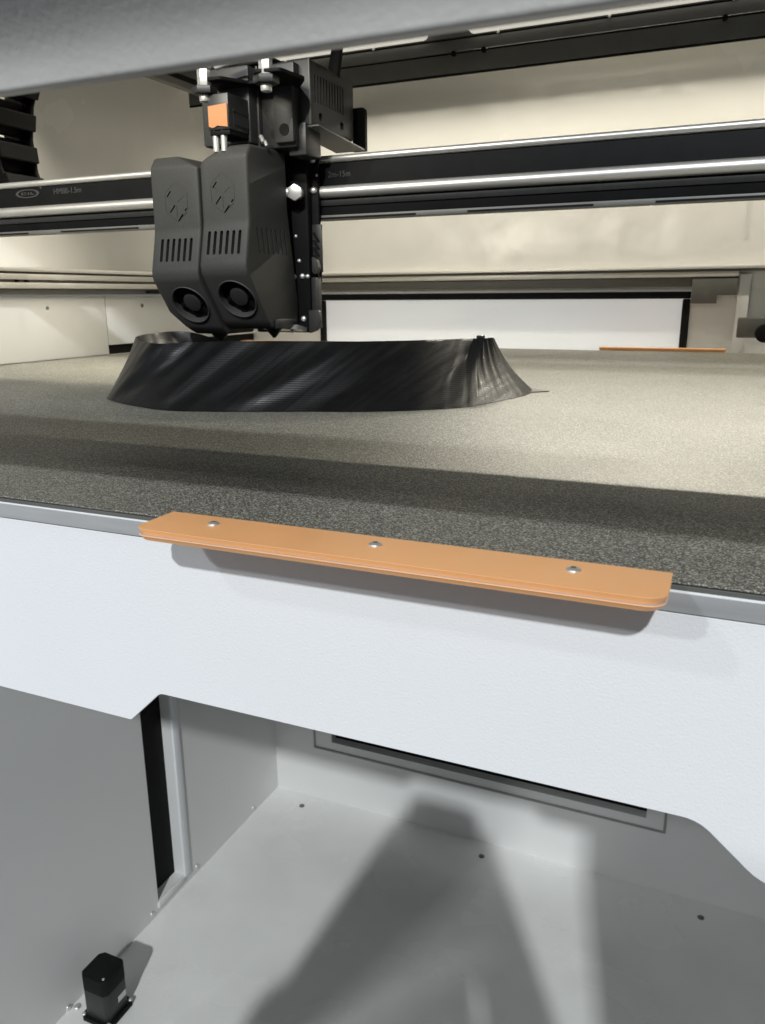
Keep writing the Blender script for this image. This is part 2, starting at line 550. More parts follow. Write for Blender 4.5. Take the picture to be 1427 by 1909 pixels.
wall_rail(rl, 'y')
for y in (0.747, 0.762):
    obj('bolt', cyl((XL + 0.0062, y, 0.1007), (XL + 0.012, y, 0.1007), 0.0022, n=12), 'hole', rl, 40)
obj('stop_block', box(XL + 0.009, XL + 0.016, 0.985, 1.09, 0.086, 0.0895, 0.0015), 'hole', rl, 40)
rb = thing('back_rail', 'long pale rail with a bright upper edge across the back wall above the window', 'rail', (-0.4, YB, 0.084))
for nm, mt, z0, z1, dp in [('rail_face', 'bracket', 0.0895, 0.1030, 0.012), ('rail_face', 'railgrey', 0.1032, 0.1105, 0.020), ('groove', 'railshade', 0.1107, 0.1138, 0.014), ('top_edge', 'chrome', 0.1140, 0.1180, 0.022)]:  # underside strip darkened as shade, top edge brightened as highlight
    x1 = -0.0042 if z0 < 0.11 else XR
    obj(nm, box(XL + 0.02, x1, YB - dp, YB - 0.0005, z0, z1, 0.0008), mt, rb, 40)

# ================================================================ rear upper beam with its pale strips
bmz = thing('rear_beam', 'dark grey grooved beam across the top of the back, carrying two pale strips', 'beam', (-0.1, 1.18, 0.376))
obj('lower_face', box(XL - 0.01, XR - 0.002, 1.150, 1.1535, 0.3765, 0.4000, 0.001), 'bracket', bmz, 40)
obj('bottom_edge', box(XL - 0.01, XR - 0.002, 1.1510, 1.1530, 0.3735, 0.3763), 'hole', bmz)
obj('groove', box(XL - 0.01, XR - 0.002, 1.1545, 1.166, 0.4002, 0.4030), 'hole', bmz)
obj('upper_face', box(XL - 0.01, XR - 0.002, 1.151, 1.166, 0.4032, 0.4180, 0.001), 'darkgrey', bmz, 40)
obj('groove', box(XL - 0.01, XR - 0.002, 1.156, 1.166, 0.4182, 0.4205), 'hole', bmz)  # black line put in as the shadow beneath the pale strips
obj('upper_face', box(XL - 0.01, XR - 0.002, 1.151, 1.166, 0.4207, 0.60, 0.001), 'darkgrey', bmz, 40)
for x in (-0.394, -0.351, -0.05, 0.25):
    obj('bolt', cyl((x, 1.146, 0.4000), (x, 1.1545, 0.4000), 0.0035, n=8), 'hole', bmz, 40)
for x0, x1 in ((-0.70, -0.4315), (-0.372, 0.05)):
    pts = arc(x0 + 0.007, 0.4280, 0.0068, 90, 270, 8) + arc(x1 - 0.007, 0.4280, 0.0068, -90, 90, 8)
    o = obj('pale_strip', prism(pts, 'y', 1.139, 1.1495, 0.0008), 'bar', bmz, 40)
    x = x0 + 0.04
    while x < x1:
        obj('screw', dome((x, 1.1495, 0.4195), (0, -1, 0), 0.0022, 0.002, 10), 'steel', o, 40)
        x += 0.145

# ================================================================ foreground top beam
fb = thing('front_beam', 'broad light grey beam across the top of the front opening, blurred in the foreground', 'beam', (-0.1, 0.105, 0.116))
obj('beam_body', prism([(0.0660, 0.1610), (0.0780, 0.1507), (0.0900, 0.1410), (0.1000, 0.1335), (0.1070, 0.1284), (0.1110, 0.1252), (0.1135, 0.1226), (0.1148, 0.1203), (0.1153, 0.1183), (0.1154, 0.1164)] + arc(0.1161, 0.1163, 0.0007, 180, 300, 4) + [(0.1215, 0.1166), (0.1215, 0.20), (0.0660, 0.20)], 'x', XL - 0.06, XR + 0.04), 'greybeam', fb, 50)

# ================================================================ print bed
bed = thing('print_bed', 'large dark speckled print bed with an aluminium front edge', 'print bed', (-0.097, 0.72, -0.01))
BX0, BX1, BY0, BY1 = XL + 0.0025, 0.636, 0.229, 1.212
obj('build_sheet', box(BX0, BX1, BY0, BY1, -0.0007, 0.0, 0.0002, 1), 'bed', bed)
obj('gap_layer', box(BX0 + 0.001, BX1 - 0.001, BY0 + 0.0012, BY1 - 0.001, -0.0010, -0.0008), 'hole', bed)
obj('magnet_layer', box(BX0, BX1, BY0, BY1, -0.0026, -0.0011, 0.0002, 1), 'bracket', bed)
obj('base_plate', box(BX0, BX1, BY0 - 0.0006, BY1, -0.0092, -0.0030, 0.0002, 1), 'alu', bed, 40)
obj('plate_edge_highlight', prism([(BY0 - 0.0007, -0.00305), (BY0 - 0.0001, -0.0026), (BY0 + 0.0006, -0.0026), (BY0 + 0.0006, -0.00305)], 'x', BX0, BX1), 'white', bed)  # white strip painted in as the highlight along the plate's chamfer


def handle(cx, back, label):
    """orange pair of plates clamping a tongue of the sheet, with three dome screws"""
    sgn = 1 if back else -1
    y_in = BY1 + 0.0045 if back else 0.2245
    y_out = y_in + sgn * 0.0228
    root = thing('handle_tab', label, 'handle', (cx, y_in, 0), 'orange handle tabs on the bed sheet')
    hw = 0.0868

    def plan(ins, r):
        h, yo = hw - ins, y_out - sgn * ins
        if back:
            return [(cx - h, y_in), (cx + h, y_in)] + arc(cx + h - r, yo - r, r, 0, 90, 8) + arc(cx - h + r, yo - r, r, 90, 180, 8)
        return arc(cx - h + r, yo + r, r, 180, 270, 8) + arc(cx + h - r, yo + r, r, 270, 360, 8) + [(cx + h, y_in), (cx - h, y_in)]

    def plate(levels):
        own = bmesh.new()
        rows = [[own.verts.new((x, y, z)) for x, y in plan(ins, 0.0055 - ins * 0.5)] for z, ins in levels]
        n = len(rows[0])
        for r0, r1 in zip(rows, rows[1:]):
            for i in range(n):
                own.faces.new((r0[i], r0[(i + 1) % n], r1[(i + 1) % n], r1[i]))
        own.faces.new(rows[0][::-1])
        own.faces.new(rows[-1])
        return own
    obj('upper_plate', plate([(0.00195, 0.00080), (0.0035, 0.00020), (0.0039, 0.0), (0.0040, 0.00012)]), 'orange', root, 30)
    obj('lower_plate', plate([(-0.0004, 0.0017), (-0.0002, 0.00125), (0.0013, 0.00035), (0.0015, 0.0001), (0.00165, 0.00025)]), 'orange', root, 30)
    obj('sheet_tongue', prism(plan(0.0005, 0.005), 'z', 0.00167, 0.00193), 'alu', root)
    for dx in (-0.063, -0.0015, 0.0605):
        yy = y_in + sgn * 0.0086
        s = obj('screw', dome((cx + dx, yy, 0.00395), (0, 0, 1), 0.0022, 0.0010, 20), 'steel', root, 60)
        obj('socket', cyl((cx + dx, yy, 0.0048), (cx + dx, yy, 0.00500), 0.0009, n=6), 'railshade', s)


handle(-0.0962, False, 'long orange handle tab with three silver screws on the front edge of the bed')
handle(-0.097, True, 'thin orange handle tab at the right end of the far bed edge, before the window')
handle(-0.725, True, 'orange handle tab on the far bed edge behind the black print, mostly hidden')

# ================================================================ white front panel with its trapezoid cut-out
fp = thing('front_panel', 'white front panel with a wide notch cut in its lower edge, under the bed', 'panel', (-0.097, 0.23, -0.09))


def round_poly(pts, radii, n=5):
    out = []
    N = len(pts)
    for i in range(N):
        p, a, b = Vector(pts[i]), Vector(pts[i - 1]), Vector(pts[(i + 1) % N])
        r = radii[i]
        if r == 0:
            out.append(tuple(p))
            continue
        u, v = (a - p).normalized(), (b - p).normalized()
        s, e = p + u * r, p + v * r
        for k in range(n + 1):
            t = k / n
            q = s * (1 - t) ** 2 + p * 2 * t * (1 - t) + e * t * t
            out.append(tuple(q))
    return out


pp = round_poly([(XL - 0.05, -0.0098), (XR + 0.04, -0.0098), (XR + 0.04, -0.0935), (0.024, -0.0935), (0.0045, -0.0765), (-0.2012, -0.0765), (-0.2178, -0.0922), (XL - 0.05, -0.0922)],
                [0, 0, 0, 0.006, 0.005, 0.002, 0.0008, 0])
obj('face_sheet', prism(pp, 'y', 0.2292, 0.2310, 0.0002, 1), 'white', fp, 30)

# ================================================================ gantry
gt = thing('gantry', 'black gantry beam with polished steel guide edges running across the chamber', 'gantry', (-0.1, 0.66, 0.144))
GX0, GX1 = XL + 0.012, XR - 0.02
obj('beam', box(GX0, GX1, 0.6515, 0.663, 0.1482, 0.1905, 0.0008), 'black', gt, 40)
obj('top_cap', box(GX0, GX1, 0.652, 0.663, 0.1907, 0.1955, 0.0012), 'black', gt, 40)
obj('guide_rail', prism(arc(0.6512, 0.1932, 0.0029, 90, 270, 8) + [(0.6518, 0.1903), (0.6518, 0.1961)], 'x', GX0, GX1), 'chrome', gt, 60)
obj('guide_rail', prism(arc(0.6508, 0.1668, 0.0050, 100, 260, 10) + [(0.6513, 0.1620), (0.6513, 0.1716)], 'x', GX0, GX1), 'chrome', gt, 60)
obj('lower_ledge', prism([(0.6490, 0.1600), (0.6513, 0.1604), (0.6513, 0.1556), (0.6500, 0.1556)], 'x', GX0, GX1, 0.0003), 'plate', gt, 40)
bot = obj('bottom_lip', box(GX0, GX1, 0.6495, 0.662, 0.1440, 0.1480, 0.0008), 'darkgrey', gt, 40)
x = GX0 + 0.03
while x < GX1 - 0.12:
    obj('slot', box(x, x + 0.10, 0.6488, 0.6497, 0.1450, 0.1462), 'hole', bot)
    x += 0.145


def bars(spec, base, y):
    bm = None
    for (x, z, wd, h) in spec:
        bm = box(base[0] + x, base[0] + x + wd, y, y + 0.0006, base[1] + z, base[1] + z + h, bm=bm)
    return bm


# the worn grey print on the beam: an oval mark and rows of strokes
ov = None
for k in range(22):
    a0, a1 = k / 22 * 2 * PI, (k + 1) / 22 * 2 * PI
    f = lambda a, s: (-0.6855 + 0.0165 * s * math.cos(a), 0.1842 + 0.0042 * s * math.sin(a))
    ov = prism([f(a0, 1), f(a1, 1), f(a1, 0.78), f(a0, 0.78)], 'y', 0.6509, 0.6517, bm=ov)
for x, z, wd, h in ((-.694, .1829, .002, .0026), (-.691, .1829, .004, .0008), (-.691, .1847, .004, .0008), (-.685, .1829, .0016, .0026), (-.6815, .1829, .005, .0008), (-.6815, .1838, .0016, .0017)):
    ov = box(x, x + wd, 0.6509, 0.6517, z, z + h, bm=ov)
ov = prism(arc(-0.6665, 0.1893, 0.0014, 0, 330, 11), 'y', 0.6509, 0.6517, bm=ov)
obj('oval_mark', ov, 'inkgrey', gt)


def text(body, x, z, size, parent, y, m, name, sx=1.0):
    cu = bpy.data.curves.new(name, 'FONT')
    cu.body = body
    cu.size = size
    cu.extrude = 0.0003
    t = bpy.data.objects.new(name, cu)
    C.objects.link(t)
    dg = bpy.context.evaluated_depsgraph_get()
    dg.update()
    me = bpy.data.meshes.new_from_object(t.evaluated_get(dg))
    bpy.data.objects.remove(t)
    me.transform(Matrix.Translation(Vector((x, y, z)) - world_loc(parent)) @ Matrix.Diagonal((sx, 1, 1, 1)) @ Matrix.Rotation(PI / 2, 4, 'X'))
    me.materials.append(M[m])
    o = bpy.data.objects.new(name, me)
    C.objects.link(o)
    o.parent = parent
    return o


text("HMBB-1.5m", -0.6500, 0.1818, 0.0075, gt, 0.6513, 'inkgrey', 'lettering', 1.0)
text("2m-15m", -0.3360, 0.1786, 0.0068, gt, 0.6513, 'inkgrey', 'lettering', 0.95)

# ================================================================ drag chain behind the gantry
dc = thing('drag_chain', 'black plastic drag chain bending round behind the gantry, at upper left', 'cable chain', (-0.74, 0.728, 0.20))


def link_mesh():
    bm = box(-0.0125, 0.0125, -0.021, 0.021, -0.004, 0.004, 0.0015)
    for s in (-1, 1):
        bm = box(-0.016, 0.014, s * 0.0225 - 0.002, s * 0.0225 + 0.002, -0.011, 0.011, 0.0015, bm=bm)
        bm = cyl((0.009, s * 0.0255, 0), (0.009, s * 0.0243, 0), 0.0045, n=12, bm=bm)
    bm = box(-0.006, 0.006, -0.024, 0.024, 0.009, 0.013, 0.001, bm=bm)
    return bm


# (centre line of the chain: short rise from the gantry, bend opening to the right, upper run)
ccx, ccz, cr_, pitch_ = -0.648, 0.250, 0.149, 0.036
path = []
n_arc = int(0.61 * PI * cr_ / pitch_)
for k in range(n_arc + 1):
    a = PI / 2 + 0.61 * PI * k / n_arc
    path.append((ccx + cr_ * math.cos(a), ccz + cr_ * math.sin(a), a + PI / 2))
for k in range(1, 7):
    path.append((ccx + pitch_ * k, ccz + cr_, PI))
first = None
for (lx, lz, a) in path:
    if first is None:
        bm = link_mesh()
        bmesh.ops.scale(bm, vec=(1.5, 1.15, 2.0), verts=bm.verts)
        me = bpy.data.meshes.new('link')
        bm.to_mesh(me)
        bm.free()
        me.materials.append(M['black'])
        first = me
    o = bpy.data.objects.new('link', first)
    C.objects.link(o)
    o.parent = dc
    o.location = Vector((lx, 0.728, lz)) - dc.location
    o.rotation_euler = (0, -a, 0)

# ================================================================ printed part
pr = thing('printed_part', 'glossy black half-printed tub with leaning walls, sitting on the bed', '3d print', (-0.32, 0.58, 0))
BT = [(-.478, .520), (-.452, .490), (-.385, .463), (-.345, .467), (-.284, .490), (-.228, .512), (-.184, .547), (-.164, .598), (-.153, .655), (-.172, .70), (-.26, .72), (-.36, .70), (-.43, .655), (-.472, .575)]
TP = [(-.470, .545, .0465), (-.409, .493, .0460), (-.378, .503, .0468), (-.340, .513, .0476), (-.268, .535, .0474), (-.2275, .578, .0464), (-.199, .625, .0460), (-.186, .629, .0460), (-.181, .640, .0455), (-.195, .665, .034), (-.27, .68, .022), (-.39, .665, .016), (-.472, .634, .0462), (-.503, .604, .0470)]


def spline(pts, per):
    out = []
    N = len(pts)
    for i in range(N):
        p0, p1, p2, p3 = [Vector(pts[(i + k) % N]) for k in (-1, 0, 1, 2)]
        for k in range(per):
            t = k / per
            out.append(0.5 * ((2 * p1) + (p2 - p0) * t + (2 * p0 - 5 * p1 + 4 * p2 - p3) * t * t + (3 * p1 - p0 - 3 * p2 + p3) * t ** 3))
    return out


PER, RW = 18, 22
sb = spline([(a, b, 0.0004) for a, b in BT], PER)
st = spline(TP, PER)
bm = bmesh.new()
NN = len(sb)
cen = Vector((-.32, .59, 0))
outer, inner = [], []
for j in range(RW + 1):
    t = j / RW
    ro, ri = [], []
    for i in range(NN):
        q = sb[i].lerp(st[i], t)
        d = (q - cen)
        d.z = 0
        d.normalize()
        u = i / PER          # position along the outline, in control spans
        # broad slanting flutes of the surface
        g = u - 0.95 * t
        amp = math.sin(PI * min(1, max(0, (u - 0.7) / 1.2))) if u < 1.3 else 1
        amp *= max(0, min(1, (7.0 - u) / 1.0)) if u < 7.4 else 0
        fl = (0.0016 * math.sin(g * 4.1 + 0.4) + 0.0009 * math.sin(g * 9.7 + 1.2)) * amp * min(1, 4 * t + .2)
        if u > 5.7 and u < 8.4:
            fl += 0.0003 * math.sin(u * 23) + 0.0002 * math.sin(u * 41 + 3 * t)
        q = q + d * (fl - 0.0035 * math.sin(PI * t) * (1.0 if 6.5 < u < 9 or u > 12.5 else 0.2))
        ro.append(bm.verts.new(q))
        ri.append(bm.verts.new(q - d * 0.0025))
    outer.append(ro)
    inner.append(ri)
for a, b in zip(outer, outer[1:]):
    for i in range(NN):
        k = (i + 1) % NN
        bm.faces.new((a[i], a[k], b[k], b[i]))
for a, b in zip(inner, inner[1:]):
    for i in range(NN):
        k = (i + 1) % NN
        bm.faces.new((a[k], a[i], b[i], b[k]))
for i in range(NN):
    k = (i + 1) % NN
    bm.faces.new((outer[-1][i], outer[-1][k], inner[-1][k], inner[-1][i]))
    bm.faces.new((outer[0][k], outer[0][i], inner[0][i], inner[0][k]))
obj('shell', bm, 'print', pr, 40)
obj('base_layer', prism([(v.x - (v - cen).normalized().x * .002, v.y - (v - cen).normalized().y * .002) for v in sb[::3]], 'z', 0.0003, 0.0012), 'print', pr)
obj('brim_flap', prism([(-.166, .648), (-.150, .664), (-.1405, .6735), (-.143, .676), (-.168, .690), (-.176, .672)], 'z', 0.0003, 0.0009), 'bracket', pr)
obj('nub', box(-.1925, -.1865, .6275, .6335, .0445, .0485, 0.001), 'print', pr, 40)

# ================================================================ print head
ph = thing('extruder_carriage', 'dark grey twin-nozzle print head carriage hanging on the gantry over the black print', 'print head', (-0.38, 0.62, 0.045))


def make_cover(x0, x1, dz, chamfer_side, side_slots):
    prof = [(.566, .1945), (.560, .1860), (.5595, .137), (.5515, .1045), (.5525, .0980), (.5800, .0590), (.588, .0532), (.632, .0532), (.634, .075), (.629, .105), (.621, .150), (.620, .1965)]
    prof = [(a, b + dz) for a, b in prof]
    bm = prism(prof, 'x', x0, x1)
    # chamfer one upper side
    if chamfer_side < 0:
        co, no = Vector((x0, 0, .1825 + dz)), Vector((-0.50, 0, 0.86))
    else:
        co, no = Vector((x1, 0, .1845 + dz)), Vector((0.40, 0, 0.90))
    bmesh.ops.bisect_plane(bm, geom=bm.verts[:] + bm.edges[:] + bm.faces[:], plane_co=co, plane_no=no, clear_outer=True)
    bmesh.ops.holes_fill(bm, edges=[e for e in bm.edges if e.is_boundary])
    # lower outer edge tapers inward
    if chamfer_side > 0:
        co, no = Vector((x0, 0, .072 + dz)), Vector((-0.80, 0, -0.6))
        bmesh.ops.bisect_plane(bm, geom=bm.verts[:] + bm.edges[:] + bm.faces[:], plane_co=co, plane_no=no, clear_outer=True)
        bmesh.ops.holes_fill(bm, edges=[e for e in bm.edges if e.is_boundary])
    bmesh.ops.recalc_face_normals(bm, faces=bm.faces)
    bmesh.ops.bevel(bm, geom=bm.edges[:], offset=0.0030, segments=4, profile=0.5, affect='EDGES', clamp_overlap=True)
    o = obj('cover', bm, 'cover', ph, 35)
    xc = (x0 + x1) / 2 + (0.0005 if chamfer_side > 0 else 0.0)
    # vent slots
    cb = None
    for k in range(6):
        xx = xc + (k - 2.5) * 0.0058
        b2 = prism(rrect(xx - 0.0014, xx + 0.0014, .1125 + dz, .1310 + dz, 0.0012, 3), 'y', .545, .572)
        sh = Matrix.Identity(4)
        cb = join(cb, b2)
    # fan opening in the slanting lower face
    nrm = Vector((0, -0.834, -0.552)).normalized()
    fc = Vector((xc + 0.003, .5665, .0785 + dz))
    cb = cyl(fc - nrm * 0.010, fc + nrm * 0.02, 0.0165, n=40, bm=cb)
    if side_slots:
        for k in range(7):
            y = .569 + k * 0.0072
            b2 = prism([(y, .1335 + dz), (y + .0022, .1335 + dz), (y + .0052, .114 + dz), (y + .003, .114 + dz)], 'x', x1 - 0.006, x1 + 0.01)
            cb = join(cb, b2)
    # raised-cube emblem: six short slanting notches
    ex, ez = xc + (0.001 if chamfer_side > 0 else -0.001), .1575 + dz
    for (dx, dzz, ln, ang) in ((-.0075, .0080, .0058, 48), (-.0045, -.0035, .0076, 48), (.0030, -.0105, .0076, 48), (.0085, -.0045, .0028, 48)):
        a = math.radians(ang)
        u, v = Vector((math.cos(a), math.sin(a))), Vector((-math.sin(a), math.cos(a)))
        c0 = Vector((ex + dx, ez + dzz))
        q = [c0 - u * ln / 2 - v * .0006, c0 + u * ln / 2 - v * .0006, c0 + u * ln / 2 + v * .0006, c0 - u * ln / 2 + v * .0006]
        cb = join(cb, prism([(t.x, t.y) for t in q], 'y', .5560, .566))
    # fine hexagon outline of the emblem with its inner cube edges
    hx = [(0, .0165), (.0108, .0090), (.0108, -.0058), (0, -.0135), (-.0108, -.0058), (-.0108, .0090)]
    for p_, q_ in list(zip(hx, hx[1:] + hx[:1])) + [((-.0080, .0060), (0, .0008)), ((.0080, .0060), (0, .0008)), ((0, -.0004), (0, -.0105))]:
        p_, q_ = Vector(p_), Vector(q_)
        u = (q_ - p_).normalized()
        v = Vector((-u.y, u.x)) * .00042
        p_, q_ = p_ + u * .0009, q_ - u * .0009
        cb = join(cb, prism([(ex + t.x, ez + t.y) for t in (p_ - v, q_ - v, q_ + v, p_ + v)], 'y', .5560, .5600))
    cut(o, cb)
    o.data.polygons.foreach_set('use_smooth', [True] * len(o.data.polygons))
    o.data.set_sharp_from_angle(angle=math.radians(30))
    # fan inside the opening
    b = fc - nrm * 0.0055
    ring = bmesh.new()
    rr = []
    q = nrm.to_track_quat('Z', 'Y')
    for (r, h) in ((0.01655, 0.0), (0.0164, 0.0062), (0.0172, 0.0068), (0.0180, 0.0058)):
        rr.append([ring.verts.new(b + q @ Vector((r * math.cos(t * 2 * PI / 36), r * math.sin(t * 2 * PI / 36), h))) for t in range(36)])
    for a_, b_ in zip(rr, rr[1:]):
        for i in range(36):
            ring.faces.new((a_[i], a_[(i + 1) % 36], b_[(i + 1) % 36], b_[i]))
    fan = obj('fan', cyl(b - nrm * 0.004, b, 0.0163, n=36), 'hole', o)
    obj('fan_ring', ring, 'cover', fan, 50)
    obj('fan_hub', cyl(b + nrm * 0.0002, b + nrm * 0.0035, 0.0082, n=28, bev=0.0006), 'box', fan, 40)
    for k in range(7):
        a = k / 7 * 2 * PI
        u = q @ Vector((math.cos(a), math.sin(a), 0))
        v = q @ Vector((-math.sin(a), math.cos(a), 0))
        bl = bmesh.new()
        vs = [bl.verts.new(b + u * r + v * s_ + nrm * h) for r, s_, h in ((.0083, -.001, .0018), (.0155, -.0008, .0020), (.0155, .0046, .0006), (.0083, .0030, .0004))]
        bl.faces.new(vs)
        bmesh.ops.solidify(bl, geom=bl.faces[:], thickness=0.0004)
        obj('fan_blade', bl, 'hole', fan)
    return o, xc


cl, xcl = make_cover(-.4530, -.4055, -0.0045, +1, False)
cr2, xcr = make_cover(-.4040, -.3590, 0.0, -1, True)
# bright heat-sink fins glinting behind the first slots of the left cover
for k, (wd, h0, h1) in enumerate(((.0007, .112, .128), (.0016, .118, .128), (.0008, .110, .118))):
    xx = xcl + (k - 2.5) * 0.0058 + (0.0004 if k != 1 else 0)
    obj('heat_sink_fin', box(xx - wd / 2, xx + wd / 2, .5645, .5675, h0, h1), 'steel', cl)

# nozzles under the covers
for x, z in ((-.4215, .0405), (-.3655, .0455)):
    nz_ = obj('nozzle', cyl((x, .600, z + .0075), (x, .600, z), 0.0072, 0.0012, 20), 'plate', ph, 40)
    obj('heater_block', box(x - .010, x + .010, .592, .622, z + .0078, z + .016, .001), 'plate', nz_, 40)
obj('duct', prism([(.612, .0525), (.634, .0495), (.634, .0530), (.618, .0560)], 'x', -.386, -.352), 'steel', ph)
obj('screw', dome((-.3575, .617, .0505), (.3, -.9, 0), 0.0018, 0.0014, 12), 'steel', ph, 50)

# carriage plates between the covers and the gantry
obj('carriage_plate', box(-.405, -.3480, .6350, .6430, .0485, .218, .0015), 'black', ph, 40)
obj('carriage_plate', box(-.404, -.3420, .6435, .6478, .092, .214, .001), 'black', ph, 40)
obj('rib_strip', box(-.3475, -.3385, .6405, .6432, .100, .140, .0006), 'plate', ph, 40)
for k in range(6):
    z = .1335 - k * .0062
    obj('rib', prism([(-.3470, z), (-.3445, z), (-.3400, z - .0075), (-.3425, z - .0075)], 'y', .6392, .6404), 'hole', ph)
obj('side_post', box(-.3476, -.3412, .6362, .6440, .052, .096, .001), 'plate', ph, 40)
obj('foot', prism(round_poly([(-.3485, .068), (-.3385, .068), (-.3370, .060), (-.3400, .051), (-.3485, .048)], [.001, .002, .003, .003, .001]), 'y', .632, .6355, .0006), 'box', ph, 40)
obj('latch', prism(round_poly([(-.345, .113), (-.340, .111), (-.3385, .103), (-.341, .098), (-.345, .100)], [.001, .002, .002, .002, .001]), 'y', .6340, .6390, .0005), 'box', ph, 40)
for (x, z, r) in ((-.3605, .1305, .0011), (-.3580, .1100, .0013), (-.3640, .0965, .0020), (-.3552, .0970, .0018), (-.3500, .0968, .0015), (-.3553, .0605, .0019)):
    obj('screw', dome((x, .6350, z), (0.25, -1, 0.1), r * 1.35, r * 1.1, 14), 'steel', ph, 50)
for (x, z) in ((-.3465, .1925), (-.3460, .1680)):
    obj('screw', dome((x, .6434, z), (0.25, -1, 0.1), .0030, .0026, 16), 'steel', ph, 50)
obj('screw', dome((-.3430, .6434, .1800), (0, -1, 0), .0012, .001, 12), 'steel', ph, 50)
ab = obj('adjuster_bolt', cyl((-.3560, .634, .1650), (-.3530, .622, .1645), .0052, n=18, bev=.0006), 'steel', ph, 40)
obj('adjuster_nut', cyl((-.3535, .6245, .1646), (-.3525, .6205, .1645), .0068, n=6, bev=.0004), 'steel', ab, 30)
obj('adjuster_tip', dome((-.3600, .6210, .1648), (-.2, -1, 0), .0038, .003, 14), 'steel', ab, 50)

# upper body: motor block, bracket, electronics box
obj('motor_block', box(-.418, -.372, .588, .634, .199, .2560, .002), 'box', ph, 40)
obj('upright', box(-.3700, -.3390, .6020, .6340, .1960, .2580, .0015), 'plate', ph, 40)
obj('upright_edge', box(-.3722, -.3702, .5985, .6330, .1965, .2570, .0005), 'box', ph, 40)
obj('upright_plate', box(-.3560, -.3385, .5975, .6015, .1990, .2420, .0012), 'box', ph, 40)
obj('upright_hole', cyl((-.3465, .5968, .2085), (-.3465, .5990, .2085), .0044, n=20), 'hole', ph)
obj('shoulder_block', box(-.3490, -.3330, .6080, .6340, .1905, .2150, .001), 'plate', ph, 40)
ebx = obj('electronics_box', box(-.3600, -.3300, .6110, .6920, .2130, .2610, .0012), 'box', ph, 40)
cb = None
for k in range(11):
    y = .6195 + k * .0050
    cb = box(-.3420, -.32, y, y + .0022, .2310, .2520, bm=cb)
for y in (.629, .668):
    cb = cyl((-.3330, y, .2215), (-.32, y, .2215), .0034, n=16, bm=cb)
cut(ebx, cb)
obj('box_edge', box(-.3306, -.3296, .6105, .6125, .2130, .2610, .0003), 'darkgrey', ebx, 40)
obj('back_tab', prism(round_poly([(.2050, .2050), (.2050, .2410)] and [(-.335, .2060), (-.3225, .2060), (-.3225, .2420), (-.335, .2420)], [0, 0, .004, 0]), 'y', .7000, .7040), 'hole', ph, 40)
obj('box_shelf', prism([(.612, .2118), (.700, .2060), (.700, .2075), (.612, .2128)], 'x', -.352, -.3230), 'darkgrey', ph)
obj('chain_end', box(-.392, -.364, .600, .640, .2590, .2665, .001), 'hole', ph, 40)

# air fittings on a black bracket
fbk = obj('fitting_bracket', prism(round_poly([(-.4030, .560), (-.3800, .560), (-.3660, .585), (-.3460, .556), (-.3260, .560), (-.3220, .590), (-.340, .612), (-.400, .612)], [.003, .003, .006, .003, .003, .004, .003, .003]), 'z', .2400, .2425, .0005), 'black', ph, 40)
for x, y, z in ((-.3955, .562, .2310), (-.3400, .562, .2330)):
    f = obj('air_fitting', cyl((x, y, z + .0055), (x, y, z + .0175), .0052, n=6, bev=.0004), 'steel', ph, 30)
    obj('fitting_cap', cyl((x, y, z + .0177), (x, y, z + .0235), .0058, .0050, n=20, bev=.0008), 'steel', f, 40)
    obj('lock_nut', cyl((x, y, z), (x, y, z + .0053), .0098, n=6, bev=.0006), 'plate', f, 30)
    obj('fitting_tip', cyl((x, y, z - .0052), (x, y, z - .0003), .0042, .0046, n=16, bev=.0006), 'steel', f, 40)
wt = []
for k in range(13):
    t = k / 12
    wt.append((-.3905 + .046 * t, .571, .2525 + .0025 * math.sin(t * PI) + .001 * t))
obj('air_tube', tube(wt, .0030, 12), 'cablewhite', ph, 60)

# small valve with an orange label and two pins
vb = obj('valve_body', box(-.3925, -.3735, .560, .600, .2050, .2305, .0008), 'plate', ph, 40)
obj('orange_label', prism([(-.3915, .2075), (-.3880, .2064), (-.3860, .2068), (-.3838, .2078), (-.3800, .2072), (-.3742, .2064), (-.3742, .2228), (-.3915, .2220)], 'y', .5590, .5597), 'label', vb)
obj('side_print', box(-.3734, -.3731, .566, .588, .2185, .2205), 'box', vb)
obj('side_print', box(-.3734, -.3731, .566, .592, .2090, .2165), 'box', vb)
obj('valve_foot', box(-.3922, -.3740, .5612, .598, .2012, .2048, .0006), 'black', vb, 40)
for x in (-.3890, -.3815):
    obj('pin', cyl((x, .5640, .1900), (x, .5640, .2050), .0025, n=14), 'steel', vb, 40)
obj('pin_block', box(-.3935, -.374, .568, .600, .1880, .1930, .0006), 'plate', vb, 40)
obj('wire_tip', tube([(-.3640, .5900, .2035), (-.3615, .5880, .2010), (-.3600, .5870, .1985)], .0017, 8), 'steel', ph, 60)
obj('wire_tip', tube([(-.3600, .5890, .1995), (-.3580, .5875, .1975), (-.3570, .5870, .1955)], .0014, 8), 'steel', ph, 60)
# flat cable rising from the electronics box
obj('cable', tube([(-.3360, .665, .2590), (-.3345, .668, .275), (-.332, .672, .300), (-.330, .672, .330)], .0078, 12, 0.5), 'hole', ph, 60)

# ================================================================ side upper beam at the left
lb = thing('side_beam', 'dark slim beam at upper left, running back under the front beam', 'beam', (-0.8, 0.75, 0.376))
obj('beam_face', box(-.792, -.780, 0.27, 1.149, .3765, .60, .001), 'darkgrey', lb, 40)
obj('groove', box(-.7798, -.7785, 0.27, 1.149, .3860, .3930), 'hole', lb)

# ================================================================ stepper motor on the floor
sm = thing('stepper_motor', 'black stepper motor with a pale sticker standing on the chamber floor', 'motor', (-.7735, .7035, ZF))
sx, sy = -.7735, .7035


